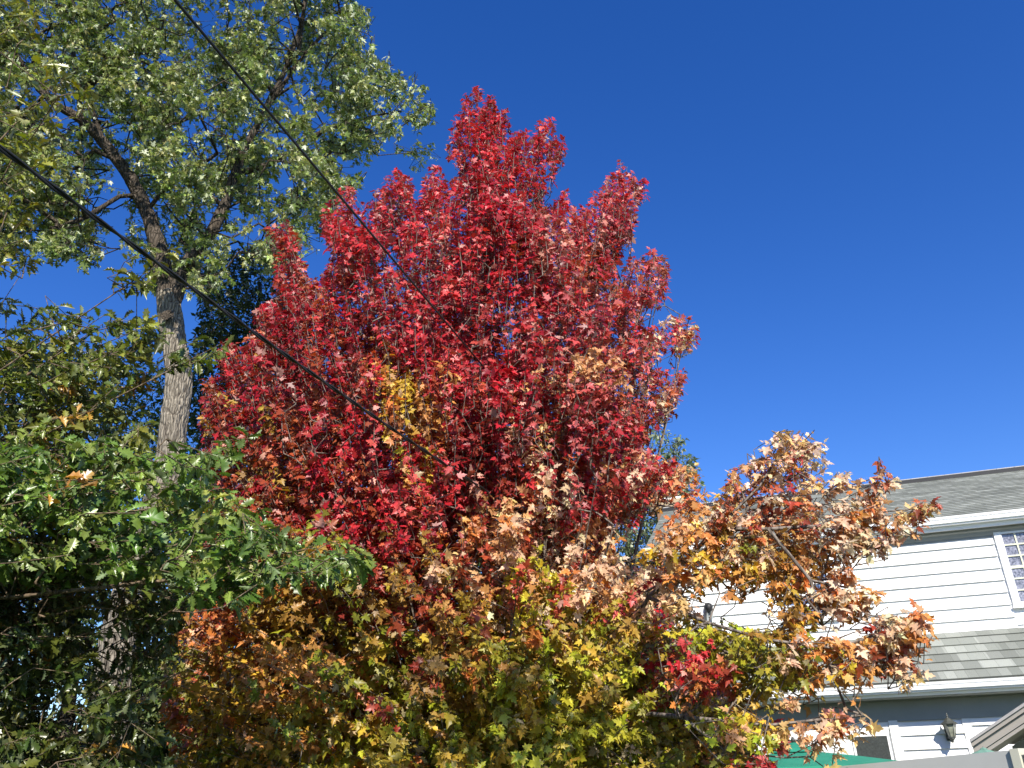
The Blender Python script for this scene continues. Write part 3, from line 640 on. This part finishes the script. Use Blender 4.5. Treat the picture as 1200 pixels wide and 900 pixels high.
# reaching side limb towards the house
rb = [AX+np.array([0, 0, 1.15]), at(690, 830, 6.9), at(760, 700, 6.2), at(840, 620, 5.8)]
limbs += [rb, [rb[3], at(890, 570, 5.7), at(930, 505, 5.7)], [rb[3], at(900, 620, 5.6), at(985, 615, 5.5), at(1040, 605, 5.45), at(1090, 590, 5.4)], [at(900, 620, 5.6), at(950, 680, 5.5), at(960, 720, 5.45)],
          [at(760, 700, 6.2), at(830, 730, 5.6), at(900, 750, 5.3), at(980, 760, 5.2), at(1080, 725, 5.1)], [at(980, 760, 5.2), at(1040, 775, 5.15), at(1068, 795, 5.1)], [at(690, 830, 6.9), at(800, 840, 5.6), at(900, 850, 5.2), at(1010, 838, 5.1)], [at(985, 615, 5.5), at(1010, 585, 5.45), at(1030, 562, 5.4)], [at(930, 540, 5.7), at(960, 570, 5.6), at(988, 556, 5.55)], [at(800, 840, 5.6), at(850, 880, 5.3), at(920, 888, 5.2)], [at(960, 680, 5.5), at(1000, 690, 5.4), at(1028, 690, 5.4)]]
SIDE = [  # polygon, depth, number of sprays
 ([(768, 622), (806, 590), (816, 570), (850, 576), (868, 535), (882, 527), (905, 530), (912, 503), (962, 494), (968, 525), (956, 555), (970, 590), (960, 640), (972, 655), (935, 690), (880, 680), (820, 690), (778, 690), (756, 660)], 5.85, .35, 100),
 ([(930, 650), (962, 648), (950, 680), (925, 690)], 5.6, .2, 4), ([(930, 705), (960, 715), (965, 735), (925, 720)], 5.5, .2, 4),
 ([(968, 612), (1000, 590), (1015, 600), (1040, 592), (1046, 606), (1068, 596), (1062, 610), (1060, 625), (1030, 638), (990, 640), (970, 645)], 5.5, .22, 17),
 ([(980, 548), (996, 545), (998, 566), (982, 568)], 5.5, .1, 2), ([(1022, 558), (1050, 556), (1046, 570), (1026, 572)], 5.4, .1, 2), ([(1004, 580), (1026, 578), (1036, 594), (1006, 596)], 5.4, .1, 3), ([(1072, 588), (1102, 580), (1100, 598), (1078, 602)], 5.4, .1, 3),
 ([(975, 665), (1000, 660), (1004, 678), (984, 684)], 5.4, .1, 2), ([(965, 685), (1005, 690), (1010, 715), (970, 720)], 5.4, .15, 6), ([(1012, 685), (1032, 692), (1030, 700), (1012, 700)], 5.4, .08, 2),
 ([(1045, 722), (1092, 712), (1094, 724), (1080, 742), (1050, 752), (1036, 740)], 5.15, .15, 7), ([(980, 750), (1050, 738), (1080, 760), (1078, 800), (1060, 795), (1010, 772), (985, 785)], 5.15, .2, 14),
 ([(880, 735), (980, 740), (985, 785), (960, 800), (900, 775), (862, 765)], 5.3, .25, 20), ([(800, 700), (830, 735), (900, 735), (905, 770), (840, 775), (800, 765)], 5.7, .3, 22), ([(800, 770), (880, 770), (910, 800), (890, 812), (840, 800), (800, 800)], 5.4, .2, 12),
 ([(925, 812), (945, 812), (960, 830), (1010, 832), (1022, 850), (1000, 868), (950, 862), (930, 850)], 5.15, .1, 5), ([(850, 830), (925, 845), (925, 872), (870, 870)], 5.3, .2, 12), ([(850, 870), (905, 885), (905, 905), (850, 905)], 5.2, .2, 5)]
NS = 6400
uv, tips, s_ = crown(NS)
rows = np.arange(90, 950, 10); xs = np.arange(150, 1000, 4.); lo = []; hi = []
for r in rows:
    q = inpoly(np.stack([xs, np.full_like(xs, r+.3)], 1), MAIN); lo.append(xs[q].min() if q.any() else 540); hi.append(xs[q].max() if q.any() else 560)
def Yfun(u):
    a, b = np.interp(u[:, 1], rows, lo), np.interp(u[:, 1], rows, hi); q = (u[:, 0]-(a+b)/2)/np.maximum((b-a)/2, 8)
    h = np.minimum((b-a)/2/FPX*YT*1.05, 2.3)*np.sqrt(np.clip(1-q**2, .02, 1)); s = rng.uniform(-1, 1, len(u)); s = np.sign(s)*np.abs(s)**.6; return YT+np.where(s < 0, s*np.minimum(h, np.interp(u[:, 1], [560, 720], [1.75, 2.3])), s*h)-.25*(u[:, 1] > 620)
uc_, tc_, cc_, kc_ = clumped(MAIN, 5600, 400, .30, Yfun, HOLES)
uv = np.vstack([uv, uc_]); tips = np.vstack([tips, tc_]); cols = spray_cols(uv)
# neighbouring sprays of one clump share their colour
first = {}
for i_, kk in enumerate(kc_):
    j_ = NS+i_
    if kk in first and rng.uniform() < .78: cols[j_] = cols[first[kk]]*rng.uniform(.9, 1.1)
    else: first.setdefault(kk, j_)
ax = np.stack([np.full(len(tips), AX[0]), np.full(len(tips), AX[1]), tips[:, 2]*.6-1.0], 1)
dirs = norm(norm(tips-ax)*.8 + np.array([[0, 0, .6]]) + rng.normal(size=tips.shape)*.2)
low = np.clip((uv[:, 1]-480)/250, 0, 1)[:, None]; dirs = norm(dirs*(1-low*.65) + low*.65*norm((tips-AX)*[1, 1, 0.02] + rng.normal(size=tips.shape)*.35))
su, sY = [], []
for poly, Y, dz, n in SIDE:
    n = int(n*3.1); q = sample(poly, n); su.append(q); sY.append(Y+rng.uniform(-dz, dz, n))
su = np.vstack(su); sY = np.concatenate(sY); st = atv(su, sY); sc = spray_cols(su)
sd = norm(norm((st-AX)*[1, 1, .15])*.8 + np.array([[0, 0, .22]]) + rng.normal(size=st.shape)*.4)
P1 = sprays(tips, dirs, .34, 22, .059, cols, axis=AX+np.array([0, 0, 2.5]), sun_w=.7, up_w=.2, jit=.68, pet=.4)
P2 = sprays(st, sd, .23, 16, .054, sc, pet=.45, axis=AX+np.array([0, 0, 2.]), sun_w=.8, up_w=.2, jit=.68, droop=.6)
allp = [np.concatenate([a, b]) for a, b in zip(P1[:5], P2[:5])]
near = allp[0][:, 1] < 6.6; arr = [localise(allp[0], tree)]+allp[1:]
link('crown', leaf_mesh2('crown', [(MAPLE, near, arr), (MAPLE_M, ~near, arr)]), MT['leaf_red'], tree)
lp_, lpar = limbs_skel(limbs, .25)
branches('branches', lp_, lpar, np.concatenate([P1[5], P2[5]]), np.concatenate([tips, st]), MT['bark_red'], tree, powr=.32, rmax=.016)
limb_obj('trunk', limbs[0][:5], .12, .05, MT['bark_red'], tree)

# ------------------------------------------------------------------ silver maple (tall, behind on the left)
YS = 13.5
sm_pts = [(118, 1000), (122, 900), (132, 800), (146, 720), (172, 630), (196, 555), (203, 500), (209, 440), (201, 385), (197, 345)]
sb0 = at(118, 1000, YS); 
silver = thing('maple_tree', (sb0[0], sb0[1], 0), 'tall silvery green maple with a thick pale trunk forking at the upper left', 'tree')
tr = [np.array([sb0[0]-.1, sb0[1], 0])]+[at(u, v, YS) for u, v in sm_pts]
sc_r = .30
trunk_s = limb_obj('trunk', tr, .30, .205, MT['bark_silver'], silver, 64, 26, .004)
tip_ = at(197, 345, YS)
Ld = [  # limbs in pixels with depths
 ([(198, 360), (190, 310), (182, 280), (172, 248), (152, 208), (122, 168), (95, 140), (60, 118), (20, 70)], [YS]*4+[YS-.3, YS-.6, YS-.9, YS-1.2, YS-1.5], .185, .06),
 ([(202, 355), (214, 322), (226, 300), (248, 272), (262, 242), (275, 205), (292, 165), (312, 128), (335, 80), (352, 30), (365, -40)], [YS, YS, YS, YS+.1, YS+.2, YS+.3, YS+.3, YS+.3, YS+.2, YS, YS], .16, .03),
 ([(275, 205), (315, 192), (350, 172), (385, 150), (430, 138), (470, 130)], [YS+.3, YS+.2, YS, YS-.2, YS-.4, YS-.5], .07, .015),
 ([(172, 248), (190, 225), (205, 215), (240, 190), (255, 180)], [YS, YS-.2, YS-.3, YS-.5, YS-.6], .045, .015),
 ([(95, 140), (90, 90), (84, 50), (86, 0), (88, -60)], [YS-.9, YS-.8, YS-.7, YS-.6, YS-.5], .055, .03),
 ([(122, 168), (100, 105), (130, 82), (150, 65), (180, 62)], [YS-.6, YS-.9, YS-1.1, YS-1.3, YS-1.4], .04, .015),
 ([(262, 242), (215, 205), (190, 185)], [YS+.2, YS+.4, YS+.6], .05, .02),
 ([(335, 80), (350, 60), (355, 20), (360, -30)], [YS+.2, YS-.1, YS-.2, YS-.2], .04, .015),
 ([(312, 128), (360, 60), (400, 20)], [YS+.3, YS, YS-.3], .05, .012),
 ([(165, 235), (140, 230), (100, 255), (60, 270)], [YS, YS-.3, YS-.7, YS-1.], .04, .012)]
skel = [tr]
for pl, Ys, r0, r1 in Ld:
    p = [at(u, v, Y) for (u, v), Y in zip(pl, Ys)]; skel.append(p); limb_obj('limb', p, r0, r1, MT['bark_mid' if r0 > .12 else 'bark_dark'], silver, 22, 12, .012)  # thin limbs take dark bark too, crown shade put into the colour
# knot hole in the trunk
kp = at(197, 371, YS-.27); kn = MB(); 
kn.lathe([(.02, 0), (.07, .01), (.11, .03), (.12, .05)], 14); ko = kn.build('bark_scar', MT['bark_dark'], silver, loc=kp-np.array(silver.location)); ko.rotation_euler = (radians(80), 0, 0)
SILV = [(-150, -150), (430, -150), (440, 0), (452, 16), (440, 26), (418, 28), (424, 48), (440, 62), (462, 84), (480, 90), (504, 96), (506, 115), (518, 130), (504, 140), (510, 165), (498, 190), (486, 178), (452, 172), (432, 180), (424, 215), (398, 232), (390, 262), (362, 272), (352, 306), (330, 320), (300, 318), (262, 330), (240, 352), (236, 340), (262, 318), (300, 300), (280, 285), (240, 330), (212, 330), (196, 345), (165, 335), (160, 300), (140, 282), (150, 250), (128, 232), (108, 260), (118, 300), (96, 308), (60, 292), (0, 300), (-150, 320)]
SH = [[(330, 205), (345, 112), (352, 125), (344, 140), (330, 140)], [(345, 118), (362, 128), (352, 142), (340, 134)], [(298, 262), (318, 255), (322, 275), (300, 282)], [(262, 285), (290, 268), (300, 290), (268, 318)], [(110, 232), (140, 225), (150, 262), (130, 290), (112, 280)], [(320, 210), (345, 206), (348, 222), (325, 228)], [(20, 110), (34, 108), (34, 130), (18, 132)], [(185, 188), (205, 182), (204, 202), (188, 206)]]
uvs, tS, _c, _k = clumped(SILV, 9200, 500, .42, lambda u: YS+rng.uniform(-1, 1, len(u))*2.1-.2, SH)
def pl_dist(q, pl):
    d = np.full(len(q), 1e9)
    for a, b in zip(np.array(pl[:-1], float), np.array(pl[1:], float)):
        t = np.clip(((q-a)@(b-a))/((b-a)@(b-a)), 0, 1); d = np.minimum(d, np.linalg.norm(q-a-t[:, None]*(b-a), axis=1))
    return d
clear = np.zeros(len(uvs), bool)
for pl, wpx, fr in ((Ld[0][0][:8], 30, .97), (Ld[1][0][:9], 20, .7), (Ld[2][0], 14, .7), ([(205, 560), (208, 440), (197, 340)], 26, 1)):
    clear |= (pl_dist(uvs, pl) < wpx) & (tS[:, 1] < YS+.2) & (rng.uniform(0, 1, len(uvs)) < fr)
uvs, tS = uvs[~clear], tS[~clear]
dS = norm(norm(tS-tip_[None])*.5 + np.array([[0, 0, -.35]]) + rng.normal(size=tS.shape)*.5)
sp = np.array([(.17, .22, .045), (.21, .27, .06), (.28, .33, .09), (.12, .17, .03), (.36, .38, .13)]); cS = sp[rng.integers(len(sp), size=len(tS))]
PS = sprays(tS, dS, .36, 18, .096, cS, sun_w=.4, up_w=.2, out_w=.1, jit=.7, droop=1.1, pet=.6)
link('crown', leaf_mesh('crown', MAPLE_S, localise(PS[0], silver), *PS[1:5]), MT['leaf_silver'], silver)
a_, b_ = limbs_skel(skel, .3); branches('branches', a_, b_, PS[5], tS, MT['bark_dark'], silver, .0035, 5, .35, powr=.42, rmax=.045)

# ------------------------------------------------------------------ oak (near, left)
oak = thing('oak_tree', (-5.2, 5.2, 0), 'near oak with dark green lobed leaves filling the left side and lower left corner', 'tree')
OAKP = [ # polygon, Y, spread, n, palette
 ([(-120, -60), (20, -40), (40, 20), (42, 90), (110, 100), (112, 150), (70, 140), (62, 200), (40, 260), (95, 300), (60, 312), (20, 310), (0, 320), (-120, 330)], 5.4, .5, 140, 'y'),
 ([(60, 70), (112, 80), (108, 130), (70, 150)], 5.0, .2, 5, 'y'),
 ([(145, 318), (165, 288), (200, 288), (196, 330), (178, 345), (150, 342)], 5.0, .15, 6, 'y'),
 ([(-120, 345), (0, 345), (40, 372), (70, 360), (90, 378), (128, 366), (160, 362), (190, 366), (188, 420), (178, 480), (192, 540), (150, 600), (-120, 620)], 5.5, .6, 430, 'g'),
 ([(180, 380), (240, 392), (262, 388), (290, 402), (262, 428), (215, 425), (185, 415)], 5.0, .2, 7, 'g'),
 ([(-120, 530), (0, 520), (60, 505), (120, 520), (200, 545), (268, 520), (296, 512), (280, 545), (300, 590), (320, 612), (390, 640), (440, 648), (446, 660), (400, 672), (330, 690), (260, 700), (200, 668), (100, 660), (-120, 690)], 4.9, .5, 330, 'b'),
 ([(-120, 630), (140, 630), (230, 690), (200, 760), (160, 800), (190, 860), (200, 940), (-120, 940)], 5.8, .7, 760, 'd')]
pal = dict(y=[(.20, .21, .03), (.25, .25, .04), (.15, .17, .03)], g=[(.13, .16, .025), (.17, .20, .035), (.09, .12, .02), (.23, .24, .04)], b=[(.12, .20, .035), (.16, .25, .045), (.09, .15, .025), (.24, .30, .06)], d=[(.05, .08, .015), (.07, .10, .02), (.06, .075, .015), (.10, .11, .02)])  # b brightens the lit band and d darkens the shaded corner by colour
ou, oY, oc = [], [], []
for poly, Y, dz, n, pk_ in OAKP:
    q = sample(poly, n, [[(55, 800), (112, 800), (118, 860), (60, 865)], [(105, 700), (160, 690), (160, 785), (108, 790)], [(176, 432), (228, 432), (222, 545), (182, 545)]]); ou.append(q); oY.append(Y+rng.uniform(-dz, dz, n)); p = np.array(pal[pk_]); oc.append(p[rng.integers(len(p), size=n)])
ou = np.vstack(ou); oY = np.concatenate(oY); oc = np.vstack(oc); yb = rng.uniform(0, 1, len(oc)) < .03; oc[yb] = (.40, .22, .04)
oT = atv(ou, oY)
# unseen crown part above and behind the viewer's left shoulder, added for lower-left shade
nx_ = 300; ex_ = np.stack([rng.uniform(-7.5, -2.6, nx_), rng.uniform(-1.0, 4.2, nx_), rng.uniform(3.0, 8.0, nx_)], 1); c_ = np.array([-4.9, 2.4, 5.4]); ex_ = ex_[(((ex_-c_)/[2.7, 2.9, 2.6])**2).sum(1) < 1]
oT2 = np.vstack([oT, ex_]); oc = np.vstack([oc, np.tile([(.09, .14, .03)], (len(ex_), 1))])
oax = np.array([-5.2, 5.2, 3.0]); dO = norm(norm((oT2-oax)*[1, 1, .4])*.8 + np.array([[0, 0, .12]]) + rng.normal(size=oT2.shape)*.4)
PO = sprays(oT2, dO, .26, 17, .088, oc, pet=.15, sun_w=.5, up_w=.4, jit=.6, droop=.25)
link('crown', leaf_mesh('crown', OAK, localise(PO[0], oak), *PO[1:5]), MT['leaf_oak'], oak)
ol = [[np.array([-5.2, 5.2, 0]), np.array([-5.15, 5.2, 1.5]), np.array([-5.25, 5.2, 3.2]), np.array([-5.1, 5.3, 5.0]), np.array([-5.0, 5.1, 7.6])]]
for (u, v, Y, h0) in [(60, 250, 5.2, 3.6), (120, 380, 5.3, 2.9), (60, 480, 5.5, 2.6), (180, 560, 4.9, 2.4), (430, 655, 4.8, 2.75), (280, 520, 4.9, 2.5), (100, 700, 5.4, 1.8), (160, 840, 5.6, 1.5), (30, 850, 5.9, 1.4), (185, 310, 5.0, 3.1), (265, 400, 5.0, 2.8), (60, 100, 5.2, 4.4)]:
    e_ = at(u, v, Y); s0 = np.array([-5.2, 5.2, h0]); m_ = s0+(e_-s0)*.5+np.array([0, 0, -.08]); ol.append([s0, m_, e_])
ol += [[np.array([-5.2, 5.2, 3.4]), np.array([-5.0, 3.5, 4.6]), np.array([-4.6, 1.2, 5.6])], [np.array([-5.2, 5.2, 4.4]), np.array([-5.4, 3.2, 6.0]), np.array([-5.5, 1.5, 7.0])]]
a_, b_ = limbs_skel(ol, .25); branches('branches', a_, b_, PO[5], oT2, MT['bark_oak'], oak, .0026, 5, .25, powr=.34, rmax=.012)
limb_obj('trunk', ol[0], .21, .07, MT['bark_dark'], oak)

# ------------------------------------------------------------------ other trees
def simple_tree(base_xy, polys, Y, spread, n, size, pal_, label, tpl=SIMPLE, K=12, mat_='leaf_green', group=None, tr_r=.15, holes=(), jit=.6):
    o = thing('tree', (base_xy[0], base_xy[1], 0), label, 'tree', group)
    uv = np.vstack([sample(p, int(n*f), holes) for p, f in polys]); Ys = Y+rng.uniform(-spread, spread, len(uv)); tp = atv(uv, Ys); tp[:, 2] = np.maximum(tp[:, 2], .5)
    c0 = np.array([base_xy[0], base_xy[1], tp[:, 2].mean()*.6]); d = norm(norm(tp-c0)+np.array([[0, 0, .1]])+rng.normal(size=tp.shape)*.5)
    p = np.array(pal_); c = p[rng.integers(len(p), size=len(tp))]
    R = sprays(tp, d, .45, K, size, c, sun_w=.4, up_w=.35, jit=jit, droop=.5)
    link('crown', leaf_mesh('crown', tpl, localise(R[0], o), *R[1:5]), MT[mat_], o)
    top = tp[np.argmax(tp[:, 2])]; tk = [np.array([base_xy[0], base_xy[1], 0]), np.array([base_xy[0], base_xy[1], top[2]*.35]), np.array([base_xy[0]*.7+top[0]*.3, base_xy[1], top[2]*.6]), np.array([base_xy[0]*.5+top[0]*.5, base_xy[1]*.6+top[1]*.4, top[2]*.9])]
    limb_obj('trunk', tk, tr_r, tr_r*.25, MT['bark_dark'], o)
    a, b = limbs_skel([tk], .3); branches('branches', a, b, R[5], tp, MT['bark_dark'], o, .004, 4, .6, powr=.42, rmax=tr_r*.4)
    return o
b0 = at(785, 900, 19.5)
simple_tree((b0[0]-.9, 19.5), [([(745, 500), (775, 498), (800, 512), (818, 540), (822, 566), (795, 590), (768, 660), (770, 700), (700, 720), (640, 700), (650, 560), (720, 520)], .7), ([(640, 640), (760, 640), (780, 900), (640, 900)], .5)], 19.5, 1.2, 900, .12, [(.12, .17, .07), (.16, .21, .09), (.09, .13, .05), (.2, .25, .13)], 'pale grey-green tree behind the red maple beside the house gable', mat_='leaf_silver', K=12)
b0 = at(290, 900, 17.5)  # added dark tree stands in for the silver maple's own shaded foliage
simple_tree((b0[0], 17.5), [([(228, 300), (270, 290), (320, 285), (345, 330), (360, 420), (380, 520), (230, 520), (215, 440), (232, 380)], 1)], 17.5, 1.0, 1100, .12, [(.035, .06, .02), (.05, .08, .025), (.03, .05, .015)], 'dark green tree added behind the silver maple trunk for its shaded foliage', K=12)
b0 = at(60, 900, 18.5)
simple_tree((b0[0], 18.5), [([(-120, 380), (60, 400), (190, 420), (240, 520), (250, 640), (230, 780), (120, 820), (60, 800), (-120, 820)], .8), ([(-100, 860), (40, 845), (110, 868), (125, 780), (260, 740), (280, 940), (-100, 940)], .75)], 18.5, 1.3, 3300, .13, [(.08, .12, .03), (.11, .15, .04), (.15, .18, .05), (.06, .09, .02)], 'mid green tree far behind the oak at the lower left', K=12, holes=[[(60, 800), (112, 800), (118, 855), (62, 862)]])
b0 = at(480, 900, 16.5)
simple_tree((b0[0], 16.5), [([(215, 560), (300, 480), (400, 440), (560, 430), (680, 560), (700, 940), (190, 940)], 1)], 16.5, 1.0, 2400, .13, [(.05, .08, .02), (.07, .10, .03), (.04, .06, .02)], 'dark green shrubby tree hidden low behind the red maple', K=12)

# an unseen tree added behind the viewer, shaped to throw dappled shade over the lower left of the view
et = thing('tree', (-2.6, -3.4, 0), 'unseen leafy green tree added behind the viewer to shade the lower left', 'tree')
def blob(n, c, r):
    q = norm(rng.normal(size=(n, 3)))*(rng.uniform(0, 1, (n, 1))**.45); return q*np.array(r)+np.array(c)
q = np.vstack([blob(240, (1.0, -.7, 5.5), (1.35, 1.4, 2.2)), blob(800, (-3.2, -.9, 4.1), (2.1, 1.4, 2.0)), blob(300, (-2.0, -2.2, 4.5), (2.4, 1.4, 2))])
c = np.array([(.07, .10, .03), (.10, .13, .04), (.06, .09, .02)])[rng.integers(3, size=len(q))]
R = sprays(q, norm(q-np.array([-2.4, -3.0, 4.5]))+rng.normal(size=q.shape)*.4, .4, 13, .11, c)
link('crown', leaf_mesh('crown', SIMPLE, localise(R[0], et), *R[1:5]), MT['leaf_green'], et)
tk = [np.array([-2.6, -3.4, 0]), np.array([-2.55, -3.3, 2.2]), np.array([-2.2, -2.9, 4.5]), np.array([-2.0, -2.6, 7.6])]
limb_obj('trunk', tk, .2, .05, MT['bark_dark'], et)
a, b = limbs_skel([tk], .3); branches('branches', a, b, R[5], q, MT['bark_dark'], et, .004, 4, .5, powr=.42, rmax=.08)

# clipped hedge far behind the trees on the left
hg = thing('hedge', (-9, 24, 0), 'long dark green hedge low behind the trees at the left', 'hedge')
q = np.stack([rng.uniform(-14, 7.5, 2600), rng.uniform(23.4, 24.6, 2600), rng.uniform(0, 1, 2600)], 1); q[:, 2] = .2+q[:, 2]*(3.1+.4*np.sin(q[:, 0]*1.7))
c = np.array([(.05, .08, .02), (.07, .10, .03), (.04, .06, .02)])[rng.integers(3, size=len(q))]
R = sprays(q, rng.normal(size=q.shape)+np.array([0, -.4, .6]), .4, 12, .16, c)
link('foliage', leaf_mesh('foliage', SIMPLE, localise(R[0], hg), *R[1:5]), MT['leaf_green'], hg)
